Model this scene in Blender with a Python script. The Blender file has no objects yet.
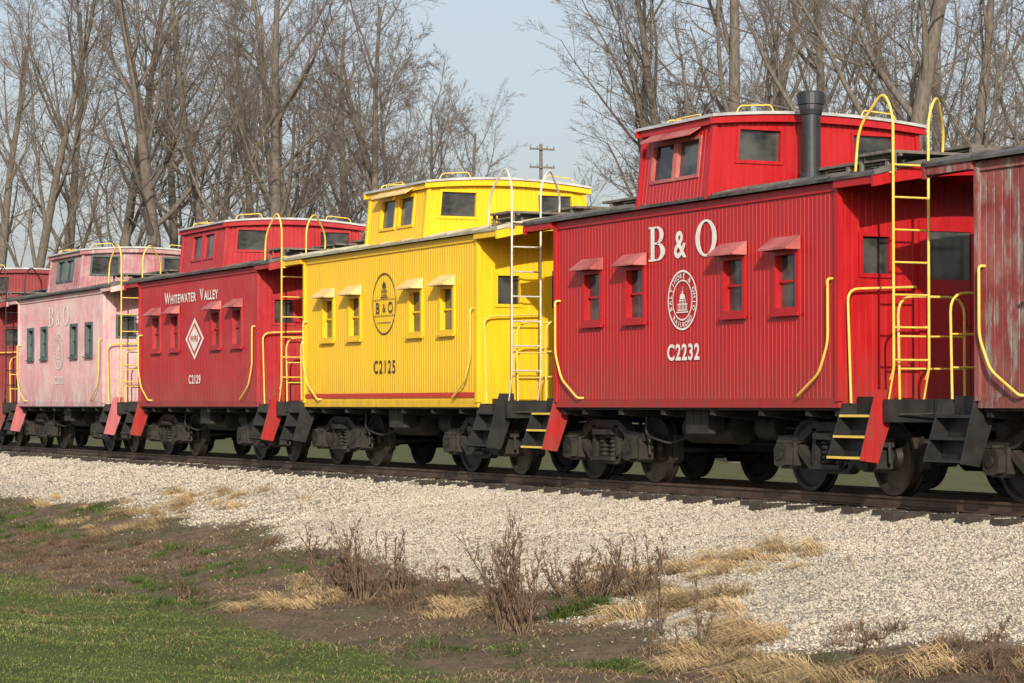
import bpy, math, random
import numpy as np
from mathutils import Vector, Matrix
random.seed(7); rng=np.random.default_rng(5)
scene=bpy.context.scene
COL=scene.collection
F=2557.0; VX=1212.0; R=math.hypot(F,VX); CAMY=-16.32; CAMZ=.98; HOR=405.0; DROP=-.10

# ------------------------------------------------------------------ materials
class NT:
    def __init__(s,name):
        s.m=bpy.data.materials.new(name); s.m.use_nodes=True
        s.t=s.m.node_tree; s.t.nodes.clear()
        s.out=s.n('ShaderNodeOutputMaterial'); s.b=s.n('ShaderNodeBsdfPrincipled')
        s.l(s.b.outputs[0],s.out.inputs[0])
    def n(s,ty,**k):
        x=s.t.nodes.new(ty)
        for a,b in k.items(): setattr(x,a,b)
        return x
    def l(s,a,b): s.t.links.new(a,b)
    def coord(s,scale=(1,1,1),kind='Object'):
        c=s.n('ShaderNodeTexCoord'); m=s.n('ShaderNodeMapping'); m.inputs['Scale'].default_value=scale
        s.l(c.outputs[kind],m.inputs[0]); return m.outputs[0]
    def pos(s,scale=(1,1,1)):
        c=s.n('ShaderNodeNewGeometry'); m=s.n('ShaderNodeMapping'); m.inputs['Scale'].default_value=scale
        s.l(c.outputs['Position'],m.inputs[0]); return m.outputs[0]
    def noise(s,vec,scale,detail=4,rough=.6):
        x=s.n('ShaderNodeTexNoise'); x.inputs['Scale'].default_value=scale; x.inputs['Detail'].default_value=detail
        x.inputs['Roughness'].default_value=rough; s.l(vec,x.inputs['Vector']); return x.outputs['Fac']
    def rng(s,v,a,b,c=0,d=1):
        x=s.n('ShaderNodeMapRange'); 
        for i,q in enumerate((a,b,c,d)): x.inputs[i+1].default_value=q
        s.l(v,x.inputs[0]); return x.outputs[0]
    def mix(s,f,a,b,bt='MIX'):
        x=s.n('ShaderNodeMix',data_type='RGBA',blend_type=bt)
        for sock,v in ((x.inputs[0],f),(x.inputs[6],a),(x.inputs[7],b)):
            if isinstance(v,(int,float)): sock.default_value=v
            elif isinstance(v,tuple): sock.default_value=(*v,1) if len(v)==3 else v
            else: s.l(v,sock)
        return x.outputs[2]
    def math(s,op,a,b):
        x=s.n('ShaderNodeMath',operation=op)
        for i,v in enumerate((a,b)):
            if isinstance(v,(int,float)): x.inputs[i].default_value=v
            else: s.l(v,x.inputs[i])
        return x.outputs[0]
    def bump(s,h,st,dist=.01):
        x=s.n('ShaderNodeBump'); x.inputs['Strength'].default_value=st; x.inputs['Distance'].default_value=dist
        s.l(h,x.inputs['Height']); s.l(x.outputs[0],s.b.inputs['Normal'])

def sc(c,k): return tuple(min(1,max(0,v*k)) for v in c)
def paint(name,c,rough=.42,var=.18,fade=None,peel=None,pth=(.58,.66),grime=.5,pscale=(6,6,1.2),rust=.5,fk=.55):
    t=NT(name)
    v1=t.coord((5,5,.7)); n1=t.noise(v1,2.2,6)
    col=t.mix(t.rng(n1,.3,.7),sc(c,1-var),sc(c,1+var))
    if fade:
        n2=t.noise(t.coord((.9,.9,1.2)),1.3,7,.7); col=t.mix(t.rng(n2,.42,.62,0,fk),col,fade)
    if peel:
        n3=t.noise(t.coord(pscale),1.6,9,.72); col=t.mix(t.rng(n3,*pth),col,peel)
    if grime:
        sep=t.n('ShaderNodeSeparateXYZ'); t.l(t.coord(),sep.inputs[0])
        g=t.rng(sep.outputs[2],1.05,1.75,grime,0.0)
        g2=t.math('MULTIPLY',g,t.rng(t.noise(t.coord((4,4,1)),3,6),.3,.65))
        col=t.mix(g2,col,(.10,.07,.05))
        g3=t.rng(t.noise(t.coord((9,9,.25)),2.5,5),.56,.74,0,.3)
        col=t.mix(g3,col,sc(c,.5))
        low=t.rng(sep.outputs[2],1.05,2.2,1,.15)
        rs=t.math('MULTIPLY',low,t.rng(t.noise(t.coord((1,1,.5)),11,7,.75),.62,.70,0,rust)); col=t.mix(rs,col,(.09,.035,.02))
    t.l(col,t.b.inputs['Base Color'])
    t.l(t.rng(n1,.3,.7,rough-.07,rough+.14),t.b.inputs['Roughness'])
    t.bump(t.noise(t.coord(),40,4),.15,.004)
    return t.m
def plain(name,c,rough=.6,metal=0,var=.2,scale=6,c2=None,bump=.2):
    t=NT(name); n=t.noise(t.coord(),scale,6)
    t.l(t.mix(t.rng(n,.32,.68),sc(c,1-var),c2 if c2 else sc(c,1+var)),t.b.inputs['Base Color'])
    t.b.inputs['Roughness'].default_value=rough; t.b.inputs['Metallic'].default_value=metal
    if bump: t.bump(t.noise(t.coord(),scale*8,4),bump,.01)
    return t.m
RED=paint('red_paint',(.39,.007,.011),.40,.12,grime=.55)
RED2=paint('faded_red_paint',(.36,.010,.018),.5,.15,fade=(.40,.05,.05),grime=.6)
YEL=paint('yellow_paint',(.78,.475,.010),.42,.06,grime=.3,rust=.35)
PINK=paint('pink_chalky_paint',(.58,.31,.34),.85,.14,fade=(.62,.51,.50),peel=(.42,.22,.23),pth=(.57,.72),grime=.5,pscale=(4,4,1.6),fk=.8)
PINKST=paint('pink_red_paint',(.50,.13,.15),.7,.15,grime=.4)
MAROON=paint('maroon_paint',(.34,.12,.14),.78,.2,fade=(.44,.32,.33),peel=(.46,.40,.38),pth=(.54,.66),fk=.75)
OLD=paint('weathered_peeling_paint',(.21,.035,.036),.85,.25,fade=(.30,.12,.11),peel=(.26,.24,.225),pth=(.50,.60),pscale=(4,4,.9),fk=.7)
DRED=paint('dark_red_paint',(.20,.02,.026),.6,.2,fade=(.26,.06,.06),grime=.5)
AWR=plain('faded_awning_red',(.38,.08,.08),.6,0,.2,3,(.48,.16,.15)); AWY=plain('faded_awning_yellow',(.72,.52,.22),.6,0,.15,3)
TEAL=plain('grey_teal_frame',(.07,.10,.10),.6,0,.2,5)
HY=plain('handrail_yellow',(.80,.54,.06),.45,0,.15,8,(.75,.56,.14)); HS=plain('handrail_silver',(.60,.58,.50),.45,.2,.2,8)
BLK=plain('black_iron',(.012,.012,.013),.5,0,.4,5,(.028,.026,.025))
RUST=plain('truck_iron',(.010,.009,.009),.7,0,.4,5,(.036,.030,.026),.5)
WHEEL=plain('wheel_steel',(.018,.015,.014),.55,.3,.4,5,(.045,.033,.027))
RAILM=plain('rail_steel',(.09,.06,.045),.5,.5,.3,4,(.16,.105,.075)); 
ROOFD=plain('dark_roof',(.05,.048,.048),.6,.1,.35,3,(.15,.14,.13)); ROOFL=plain('pale_metal_roof',(.42,.43,.43),.45,.2,.2,3,(.60,.60,.60))
ROOFY=plain('worn_yellow_roof',(.40,.36,.22),.55,.1,.3,3,(.5,.48,.40))
STK=plain('smokestack_iron',(.03,.035,.04),.5,.3,.3,5)
WHT=plain('white_lettering',(.74,.72,.69),.6,0,.12,9,None,0); BLKP=plain('black_lettering',(.03,.03,.03),.5,0,.1,9,None,0)
WFADE=plain('faded_lettering',(.55,.48,.47),.7,0,.12,9,None,0); REDP=plain('red_stripe',(.5,.03,.02),.45,0,.1,9,None,0)
INT=plain('dark_interior',(.015,.014,.013),.9,0,.3,3)
WOODG=plain('grey_weathered_wood',(.14,.125,.11),.85,0,.3,9)
TIE=plain('tie_wood',(.030,.024,.020),.9,0,.35,7,(.075,.058,.047),.5)
def glass():
    t=NT('window_glass'); n=t.noise(t.coord((1,1,1.4)),1.7,3)
    t.l(t.mix(t.rng(n,.42,.6),(.012,.014,.016),(.07,.07,.065)),t.b.inputs['Base Color'])
    t.b.inputs['Roughness'].default_value=.08; t.b.inputs['Specular IOR Level'].default_value=.6
    t.bump(t.noise(t.coord(),3,2),.08,.02); return t.m
GLASS=glass()
def attrmat(name,rough=.85,sub=0):
    t=NT(name); a=t.n('ShaderNodeAttribute'); a.attribute_name='col'
    t.l(a.outputs['Color'],t.b.inputs['Base Color']); t.b.inputs['Roughness'].default_value=rough
    t.b.inputs['Specular IOR Level'].default_value=.2
    return t.m
STONE=attrmat('ballast_stone',.95); BLADE=attrmat('grass_blade',.85)

# ------------------------------------------------------------------ mesh builder
def new_obj(name,me,parent=None,mats=()):
    o=bpy.data.objects.new(name,me); COL.objects.link(o)
    if parent is not None: o.parent=parent
    if me is not None:
        for m in mats: me.materials.append(m)
    return o
class MB:
    def __init__(s): s.v=[];s.f=[];s.mi=[];s.sm=[]
    def add(s,vs,fs,mi=0,sm=False):
        b=len(s.v); s.v+=[tuple(p) for p in vs]
        for f in fs: s.f.append([b+i for i in f]); s.mi.append(mi); s.sm.append(sm)
    def box(s,a,b,mi=0):
        (x0,y0,z0),(x1,y1,z1)=a,b
        s.add([(x0,y0,z0),(x1,y0,z0),(x1,y1,z0),(x0,y1,z0),(x0,y0,z1),(x1,y0,z1),(x1,y1,z1),(x0,y1,z1)],
          [(0,3,2,1),(4,5,6,7),(0,1,5,4),(1,2,6,5),(2,3,7,6),(3,0,4,7)],mi)
    def tube(s,pts,r,n=8,mi=0,caps=True):
        pts=[Vector(p) for p in pts]; m=len(pts)
        rs=r if isinstance(r,(list,tuple)) else [r]*m
        T=[(pts[min(i+1,m-1)]-pts[max(i-1,0)]).normalized() for i in range(m)]
        ref=Vector((0,0,1)) if abs(T[0].z)<.9 else Vector((0,1,0))
        N=(ref-T[0]*ref.dot(T[0])).normalized(); vs=[]
        for i in range(m):
            N=N-T[i]*N.dot(T[i]); N.normalize(); B=T[i].cross(N)
            for k in range(n):
                a=2*math.pi*k/n; vs.append(pts[i]+(N*math.cos(a)+B*math.sin(a))*rs[i])
        fs=[(i*n+k,i*n+(k+1)%n,(i+1)*n+(k+1)%n,(i+1)*n+k) for i in range(m-1) for k in range(n)]
        s.add(vs,fs,mi,True)
        if caps and n>3: 
            s.add(vs[:n],[tuple(range(n))[::-1]],mi); s.add(vs[-n:],[tuple(range(n))],mi)
    def bar(s,p0,p1,w,h,mi=0):
        p0,p1=Vector(p0),Vector(p1); T=(p1-p0).normalized()
        side=Vector((0,1,0)); up=T.cross(side).normalized()
        vs=[p+side*a*w/2+up*b*h/2 for p in (p0,p1) for a,b in((-1,-1),(1,-1),(1,1),(-1,1))]
        s.add(vs,[(0,1,2,3),(7,6,5,4),(0,4,5,1),(1,5,6,2),(2,6,7,3),(3,7,4,0)],mi)
    def prism(s,poly,a,b,axis='x',mi=0):
        n=len(poly)
        def P(q,t): return (t,q[0],q[1]) if axis=='x' else ((q[0],t,q[1]) if axis=='y' else (q[0],q[1],t))
        vs=[P(q,a) for q in poly]+[P(q,b) for q in poly]
        s.add(vs,[tuple(range(n))[::-1],tuple(range(n,2*n))]+[(i,(i+1)%n,n+(i+1)%n,n+i) for i in range(n)],mi)
    def lathe(s,prof,c,n=28,mi=0,axis='y'):
        vs=[];m=len(prof)
        for (t,r) in prof:
            for k in range(n):
                a=2*math.pi*k/n
                vs.append((c[0]+r*math.cos(a),c[1]+t,c[2]+r*math.sin(a)) if axis=='y' else (c[0]+r*math.cos(a),c[1]+r*math.sin(a),c[2]+t))
        s.add(vs,[(i*n+k,i*n+(k+1)%n,(i+1)*n+(k+1)%n,(i+1)*n+k) for i in range(m-1) for k in range(n)],mi,False)
    def flat(s,pts2,y,mi=0):
        s.add([(p[0],y,p[1]) for p in pts2],[tuple(range(len(pts2)))],mi)
    def ring(s,cx,cz,y,ro,ri,n=48,mi=0,a0=0,a1=2*math.pi,rox=None,rix=None):
        rox=rox or ro; rix=rix if rix is not None else ri
        vs=[]
        for k in range(n+1):
            a=a0+(a1-a0)*k/n
            vs+=[(cx+rox*math.cos(a),y,cz+ro*math.sin(a)),(cx+rix*math.cos(a),y,cz+ri*math.sin(a))]
        s.add(vs,[(2*k,2*k+2,2*k+3,2*k+1) for k in range(n)],mi)
    def text(s,txt,cap,cx,cz,y,bold=.0,xs=1.0,rot=0,mi=0,space=1.0,anchor='c'):
        vs,fs=text_geo(txt,bold,space)
        if not vs: return
        x0=min(v[0] for v in vs);x1=max(v[0] for v in vs);z0=min(v[1] for v in vs);z1=max(v[1] for v in vs)
        k=cap/(z1-z0); c,sn=math.cos(rot),math.sin(rot); out=[]
        for v in vs:
            px=(v[0]-(x0+x1)/2)*k*xs; pz=(v[1]-(z0+z1)/2)*k
            if anchor=='l': px=(v[0]-x0)*k*xs
            out.append((cx+px*c-pz*sn,y,cz+px*sn+pz*c))
        s.add(out,fs,mi)
        return (x1-x0)*k*xs
    def make(s,name,parent=None,mats=()):
        me=bpy.data.meshes.new(name); me.from_pydata(s.v,[],s.f)
        me.polygons.foreach_set('material_index',s.mi); me.polygons.foreach_set('use_smooth',s.sm); me.update()
        return new_obj(name,me,parent,mats)
_tc={}
def text_geo(txt,bold,space):
    key=(txt,bold,space)
    if key in _tc: return _tc[key]
    cu=bpy.data.curves.new('t','FONT'); cu.body=txt; cu.offset=bold; cu.space_character=space; cu.resolution_u=5
    o=bpy.data.objects.new('t',cu); COL.objects.link(o); bpy.context.view_layer.update()
    me=bpy.data.meshes.new_from_object(o.evaluated_get(bpy.context.evaluated_depsgraph_get()))
    r=([tuple(v.co) for v in me.vertices],[tuple(p.vertices) for p in me.polygons])
    bpy.data.objects.remove(o); bpy.data.meshes.remove(me); bpy.data.curves.remove(cu)
    _tc[key]=r; return r
def fillet(pts,r,n=5):
    P=[Vector(p) for p in pts]; out=[P[0]]
    for i in range(1,len(P)-1):
        a=(P[i-1]-P[i]); b=(P[i+1]-P[i]); ra=min(r,a.length*.49,b.length*.49)
        A=P[i]+a.normalized()*ra; B=P[i]+b.normalized()*ra
        for k in range(n+1):
            t=k/n; out.append(A*(1-t)**2+P[i]*2*t*(1-t)+B*t*t)
    out.append(P[-1]); return out
def wall(mb,u0,u1,zs,P,openings=(),pitch=.085,g=.016,d=.010,topfn=None,mi=0):
    us={}
    nb=max(1,round((u1-u0)/pitch)); p=(u1-u0)/nb
    for i in range(nb+1):
        u=u0+i*p
        if i in(0,nb): us[round(u,5)]=0.0
        else:
            us[round(u-g/2,5)]=0.0; us[round(u,5)]=-d; us[round(u+g/2,5)]=0.0
    for o in openings:
        for e in o[:2]: us[round(e,5)]=us.get(round(e,5),0.0)
    U=sorted(us); Z=sorted(set(list(zs)+[z for o in openings for z in o[2:4]]))
    for i in range(len(U)-1):
        a,b=U[i],U[i+1]; m=(a+b)/2
        for j in range(len(Z)-1):
            zm=(Z[j]+Z[j+1])/2
            if any(o[0]<m<o[1] and o[2]<zm<o[3] for o in openings): continue
            mb.add([P(a,us[a],Z[j]),P(b,us[b],Z[j]),P(b,us[b],Z[j+1]),P(a,us[a],Z[j+1])],[(0,1,2,3)],mi)
        if topfn:
            mb.add([P(a,us[a],Z[-1]),P(b,us[b],Z[-1]),P(b,us[b],topfn(b)),P(a,us[a],topfn(a))],[(0,1,2,3)],mi)

HW=1.42; HL=3.40; ZB=1.12; ZE=3.48; HR=4.25; RA=.20
def arc(y,w,z,h): return z+h*(1-(y/w)**2)
def serif_B(mb,x,z,h,y,w):
    def r(a,b,c,d): mb.flat([(x+a*w,z+c*h),(x+b*w,z+c*h),(x+b*w,z+d*h),(x+a*w,z+d*h)],y)
    r(.10,.29,.055,.945); r(0,.42,0,.055); r(0,.42,.945,1)
    for (cz,rz,rx,ri,rzi) in ((.745,.255,.34,.14,.20),(.265,.265,.41,.19,.21)):
        mb.ring(x+.40*w,z+cz*h,y,rz*h,rzi*h,20,0,-math.pi/2,math.pi/2,rx*w,ri*w)
    r(.29,.41,.475,.535)
def dome(mb,cx,cz,k,y):
    def r(a,b,c,d): mb.flat([(cx+a*k,cz+c*k),(cx+b*k,cz+c*k),(cx+b*k,cz+d*k),(cx+a*k,cz+d*k)],y)
    r(-.5,.5,0,.05); r(-.42,.42,.09,.12)
    for i in range(7): xx=-.36+i*.12; r(xx-.022,xx+.022,.12,.34)
    r(-.42,.42,.34,.38)
    for i in range(5): xx=-.24+i*.12; r(xx-.02,xx+.02,.38,.5)
    r(-.3,.3,.5,.53)
    mb.ring(cx,cz+.56*k,y,.26*k,0,16,0,0,math.pi,.24*k,0)
    r(-.05,.05,.80,.90); r(-.012,.012,.90,1.08)

def caboose(cx,P):
    root=bpy.data.objects.new('caboose',None); COL.objects.link(root); root.location=(cx,0,0)
    root['label']=P['label']; root['category']='caboose'; root['group']='cabooses coupled in a row on the track'
    root.empty_display_size=.5
    body=P['body']; rail=P['rail']; pk=P.get('pk',{})
    wins=P.get('wins',(-2.35,-1.2,1.2,2.35)); ww=.22; wz=(2.15,2.76)
    ops=[(w-ww,w+ww,wz[0],wz[1]) for w in wins]
    mb=MB()
    wall(mb,-HL,HL,(ZB,ZE),lambda u,o,z:(u,-HW-o,z),ops,**pk)
    wall(mb,-HL,HL,(ZB,ZE),lambda u,o,z:(u,HW+o,z),ops,**pk)
    ew=[(-1.12,-.78,2.50,2.90),(.78,1.12,2.50,2.90)]
    for sx in(-1,1):
        wall(mb,-HW,HW,(ZB,ZE-.05),lambda u,o,z:(sx*(HL+o),u,z),ew,topfn=lambda y:arc(y,1.5,ZE-.01,RA),**pk)
        for sy in(-1,1): # corner posts
            mb.box((sx*HL-.035,sy*HW-.035,ZB),(sx*HL+.035,sy*HW+.035,ZE-.02))
    mb.box((-HL-.01,-HW-.012,ZB-.07),(HL+.01,HW+.012,ZB+.035))
    for sy in (-1,1): mb.box((-HL,sy*(HW+.010)-.012,ZE-.10),(HL,sy*(HW+.010)+.012,ZE-.012))
    mb.box((-HL+.1,-HW+.12,ZB+.05),(HL-.1,HW-.12,ZE-.1),1)
    mb.make('body',root,(body,INT))
    # roof
    mb=MB(); n=16; W=1.52
    ys=[-W+2*W*i/n for i in range(n+1)]
    top=[(y,arc(y,W,ZE+.035,RA)) for y in ys]; bot=[(y,arc(y,W,ZE,RA)) for y in ys][::-1]
    mb.prism(top+bot,-HR,HR,'x',0)
    for i in range(11):
        x=-HR+.02+i*(2*HR-.06)/10
        mb.prism([(y,arc(y,W,ZE+.055,RA)) for y in ys]+[(y,arc(y,W,ZE+.03,RA)) for y in ys][::-1],x,x+.03,'x',0)
    mb.make('roof',root,(P['roof'],))
    for sx in(-1,1):
        mb=MB()
        a,b=sorted((sx*(HR-.06),sx*(HR-.02)))
        mb.prism([(y,arc(y,W,ZE-.004,RA)) for y in ys]+[(y,arc(y,W,ZE-.12,RA-.03)) for y in ys][::-1],a,b,'x',0)
        a,b=sorted((sx*(HL+.02),sx*(HR-.055)))
        for y in(-.75,0,.75): mb.box((a,y-.02,ZE+.02),(b,y+.02,ZE+arc(y,W,0,RA)+.003))
        for sy in(-1,1): mb.box((a,sy*1.47-.03,ZE-.08),(b,sy*1.47+.03,ZE+.010))
        mb.make('roof_fascia',root,(body,))
    # roof walk
    c0,c1=P['cup']
    for (a,b) in ((-HR,c0-.1),(c1+.1,HR)):
        mb=MB()
        for y in(-.22,0,.22): mb.box((a,y-.09,3.82),(b,y+.09,3.85))
        k=0
        while a+.2+k*.8<b: 
            x=a+.2+k*.8; mb.box((x,-.3,3.69),(x+.05,.3,3.822)); k+=1
        mb.make('roof_walk',root,(WOODG,))
    for sx in(-1,1):
        mb=MB(); sy=-sx
        a,b=sorted((sx*(HR-.62),sx*(HR+.04)))
        for i in range(4): mb.box((a+i*.165,min(sy*1.34,sy*.34),3.72),(a+i*.165+.14,max(sy*1.34,sy*.34),3.75))
        for xx in (a,b-.045): mb.box((xx,sy*1.28-.02,3.52),(xx+.03,sy*1.28+.02,3.722))
        mb.box((a,sy*.48-.02,3.68),(b-.02,sy*.48+.02,3.722)); mb.box((a,sy*1.2-.02,3.69),(b-.02,sy*1.2+.02,3.722))
        mb.make('roof_walk',root,(WOODG,))
    # windows
    for w in wins:
        for sy in(-1,1):
            mb=MB(); y0=sy*(HW-.10); y1=sy*(HW+.028); ya,yb=sorted((y0,y1)); f=.055
            mb.box((w-ww-f,ya,wz[0]-f),(w-ww+.012,yb,wz[1]+f)); mb.box((w+ww-.012,ya,wz[0]-f),(w+ww+f,yb,wz[1]+f))
            mb.box((w-ww+.012,ya,wz[1]-.012),(w+ww-.012,yb,wz[1]+f-.002)); mb.box((w-ww+.012,ya,wz[0]-f+.002),(w+ww-.012,yb,wz[0]+.012))
            ym=sy*(HW-.045); zm=(wz[0]+wz[1])/2
            mb.box((w-ww+.012,min(ym,ym+sy*.02),zm-.014),(w+ww-.012,max(ym,ym+sy*.02),zm+.014))
            yc,yd=sorted((sy*(HW+.026),sy*(HW+.06))); mb.box((w-ww-f-.03,yc,wz[0]-f-.03),(w+ww+f+.03,yd,wz[0]-f))
            win=mb.make('window',root,(P['frame'],))
            mb=MB(); ya,yb=sorted((sy*(HW-.075),sy*(HW-.055))); mb.box((w-ww,ya,wz[0]),(w+ww,yb,wz[1]))
            mb.make('glass',win,(GLASS,))
            if P.get('awn'):
                mb=MB(); a=w-.30;b=w+.30; yi=sy*(HW+.014); yo=sy*(HW+.20); zt=wz[1]+.19; zl=wz[1]+.055
                tri=[(yi,zt),(yo,zl),(yo,zl-.02),(yi,zt-.02)]
                mb.prism(tri,a,b,'x'); 
                for xx in(a,b-.008): mb.prism([(yi,zt-.021),(yo,zl-.021),(yi,zl-.021)],xx,xx+.008,'x')
                mb.make('awning',win,(P['awn'],))
    for sx in(-1,1):
        for y in(-.95,.95):
            mb=MB(); a,b=sorted((sx*(HL-.06),sx*(HL+.022))); zz=(2.50,2.90); f=.045
            mb.box((a,y-.17-f,zz[0]-f),(b,y-.17,zz[1]+f)); mb.box((a,y+.17,zz[0]-f),(b,y+.17+f,zz[1]+f))
            mb.box((a,y-.17,zz[1]),(b,y+.17,zz[1]+f)); mb.box((a,y-.17,zz[0]-f),(b,y+.17,zz[0]))
            win=mb.make('window',root,(P['frame'],)); mb=MB()
            a,b=sorted((sx*(HL-.05),sx*(HL-.03))); mb.box((a,y-.17,zz[0]),(b,y+.17,zz[1])); mb.make('glass',win,(GLASS,))
        mb=MB(); a,b=sorted((sx*(HL+.002),sx*(HL+.035)))
        mb.box((a,-.40,1.14),(b,-.28,3.1)); mb.box((a,.28,1.14),(b,.40,3.1)); mb.box((a,-.28,2.98),(b,.28,3.1))
        a2,b2=sorted((sx*(HL+.002),sx*(HL+.022)))
        mb.box((a2,-.28,1.14),(b2,.28,2.45)); mb.box((a2,-.28,1.3),(b2+sx*.006,.28,1.36)); mb.box((a2,-.28,2.28),(b2+sx*.006,.28,2.36))
        mb.box((min(sx*(HL+.023),sx*(HL+.07)),.2,1.95),(max(sx*(HL+.023),sx*(HL+.07)),.24,2.12))
        d=mb.make('door',root,(body,)); mb=MB(); a,b=sorted((sx*(HL+.004),sx*(HL+.016))); mb.box((a,-.28,2.451),(b,.28,2.979)); mb.make('glass',d,(GLASS,))
    # cupola
    cw=P.get('cw',1.36); z0=3.48; z1=P.get('cz',4.36); ch=.085
    mb=MB(); cl=c1-c0
    cm=(c0+c1)/2
    so=[(cm-.62,cm-.08,3.78,4.20),(cm+.08,cm+.62,3.78,4.20)]
    if cl<2: so=[(cm-.56,cm-.05,3.80,4.22),(cm+.05,cm+.56,3.80,4.22)]
    eo=[(-1.13,-.54,z1-.48,z1-.12),(.54,1.13,z1-.48,z1-.12)]
    for sy in(-1,1): wall(mb,c0,c1,(z0,z1),lambda u,o,z:(u,sy*(cw+o),z),so)
    for x,sx in((c0,-1),(c1,1)): wall(mb,-cw,cw,(z0,z1-.03),lambda u,o,z:(x+sx*o,u,z),eo,topfn=lambda y:arc(y,cw+.08,z1-.01,ch))
    for x in(c0,c1):
        for y in(-cw,cw): mb.box((x-.03,y-.03,z0),(x+.03,y+.03,z1-.01))
    mb.box((c0+.1,-cw+.1,z0),(c1-.1,cw-.1,z1),1)
    cup=mb.make('cupola',root,(P['cupm'],INT))
    mb=MB(); n=14; W2=cw+.10; ys=[-W2+2*W2*i/n for i in range(n+1)]
    mb.prism([(y,arc(y,W2,z1+.035,ch)) for y in ys]+[(y,arc(y,W2,z1,ch)) for y in ys][::-1],c0-.12,c1+.12,'x')
    mb.make('cupola_roof',cup,(ROOFL,))
    mb=MB()
    for x in (c0-.09,c1+.06):
        mb.prism([(y,arc(y,W2,z1-.003,ch)) for y in ys]+[(y,arc(y,W2,z1-.08,ch-.01)) for y in ys][::-1],x,x+.03,'x')
    for y in(-cw-.04,cw+.04): mb.box((c0-.07,y-.015,z1-.08),(c1+.07,y+.015,z1+.006))
    mb.make('cupola_trim',cup,(P['cupm'],))
    def cwin(Pf,a,b,za,zb,fm):
        mb=MB(); f=.04
        for (p,q,r_,t_) in((a-f,a,za-f,zb+f),(b,b+f,za-f,zb+f),(a,b,zb,zb+f),(a,b,za-f,za)):
            c=[Pf(p,-.05,r_),Pf(q,.02,t_)]; lo=tuple(min(i,j) for i,j in zip(*c)); hi=tuple(max(i,j) for i,j in zip(*c)); mb.box(lo,hi)
        c=[Pf(a,-.05,za),Pf(b,-.035,zb)]; lo=tuple(min(i,j) for i,j in zip(*c)); hi=tuple(max(i,j) for i,j in zip(*c)); mb.box(lo,hi,1)
        mb.make('cupola_window',cup,(fm,GLASS))
    for sy in(-1,1):
        for o in so: cwin(lambda u,o_,z:(u,sy*(cw+o_),z),*o,P.get('cfr',P['frame']))
    for x,sx in((c0,-1),(c1,1)):
        for o in eo: cwin(lambda u,o_,z:(x+sx*o_,u,z),*o,P['frame'])
    if P.get('cawn'):
        zt=so[0][3]+.16
        for sy in (-1,1):
            for o in so:
                mb=MB(); mb.prism([(sy*(cw+.012),zt),(sy*(cw+.20),zt-.11),(sy*(cw+.20),zt-.13),(sy*(cw+.012),zt-.02)],o[0]-.045,o[1]+.045,'x')
                mb.make('cupola_awning',cup,(P['awn'],))
    f=lambda y:arc(y,W2,z1+.035,ch)
    for x in(c0-.02,c1+.02):
        for s_ in(-1,1):
            mb=MB(); mb.tube(fillet([(x,s_*1.20,f(1.20)),(x,s_*1.16,f(1.16)+.08),(x,s_*.7,f(.7)+.08),(x,s_*.66,f(.66))],.05),.010,6)
            mb.make('cupola_handrail',cup,(rail,))
    for s_ in(-1,1):
        y=s_*1.2; zz=f(y); mb=MB()
        mb.tube(fillet([(c0+.2,y,zz),(c0+.24,y,zz+.07),(c0+.85,y,zz+.07),(c0+.89,y,zz)],.05),.010,6)
        mb.make('cupola_handrail',cup,(rail,))
    for o in [cup]+list(cup.children):       # walls lean inward toward the cupola roof
        for v in o.data.vertices:
            v.co.y*=1-.065*(v.co.z-z0)/(z1-z0)
        o.data.update()
    # smokestack
    if P.get('stack'):
        x,y=P['stack']; mb=MB()
        mb.lathe([(3.6,.11),(4.48,.11)],(x,y,0),20,0,'z'); mb.lathe([(3.66,.17),(3.80,.12)],(x,y,0),20,0,'z')
        mb.lathe([(4.48,.11),(4.48,.125),(4.54,.14),(4.60,.14),(4.60,.16),(4.73,.16),(4.75,.14),(4.75,.001)],(x,y,0),20,0,'z')
        mb.make('smokestack',root,(STK,))
    # side grab irons
    for sy in(-1,1):
        for sx in(-1,1):
            yo=sy*(HW+.075); yi=sy*(HW+.0)
            mb=MB(); mb.tube(fillet([(sx*3.30,yi,2.44),(sx*3.30,yo,2.44),(sx*3.30,yo,1.75),(sx*3.12,yo,1.42),(sx*2.66,yo,1.17),(sx*2.62,yi,1.17)],.10),.015,8)
            mb.make('grab_iron',root,(P.get('grab',rail),))
    # platforms, steps, ladders, rails
    for sx in(-1,1):
        X=lambda v:sx*v
        def bx(mb,x0,x1,y0,y1,z0_,z1_,mi=0):
            a,b=sorted((sx*x0,sx*x1)); mb.box((a,min(y0,y1),z0_),(b,max(y0,y1),z1_),mi)
        mb=MB(); bx(mb,HL+.012,4.16,-1.12,1.12,1.04,1.10); bx(mb,4.16,4.25,-1.36,1.36,.90,1.14)
        for i in range(9): bx(mb,HL+.03,4.15,-1.08+i*.25,-1.08+i*.25+.02,1.10,1.112)
        bx(mb,HL+.02,4.15,-.6,-.52,.86,1.04); bx(mb,HL+.02,4.15,.52,.6,.86,1.04)
        mb.make('platform',root,(BLK,))
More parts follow.
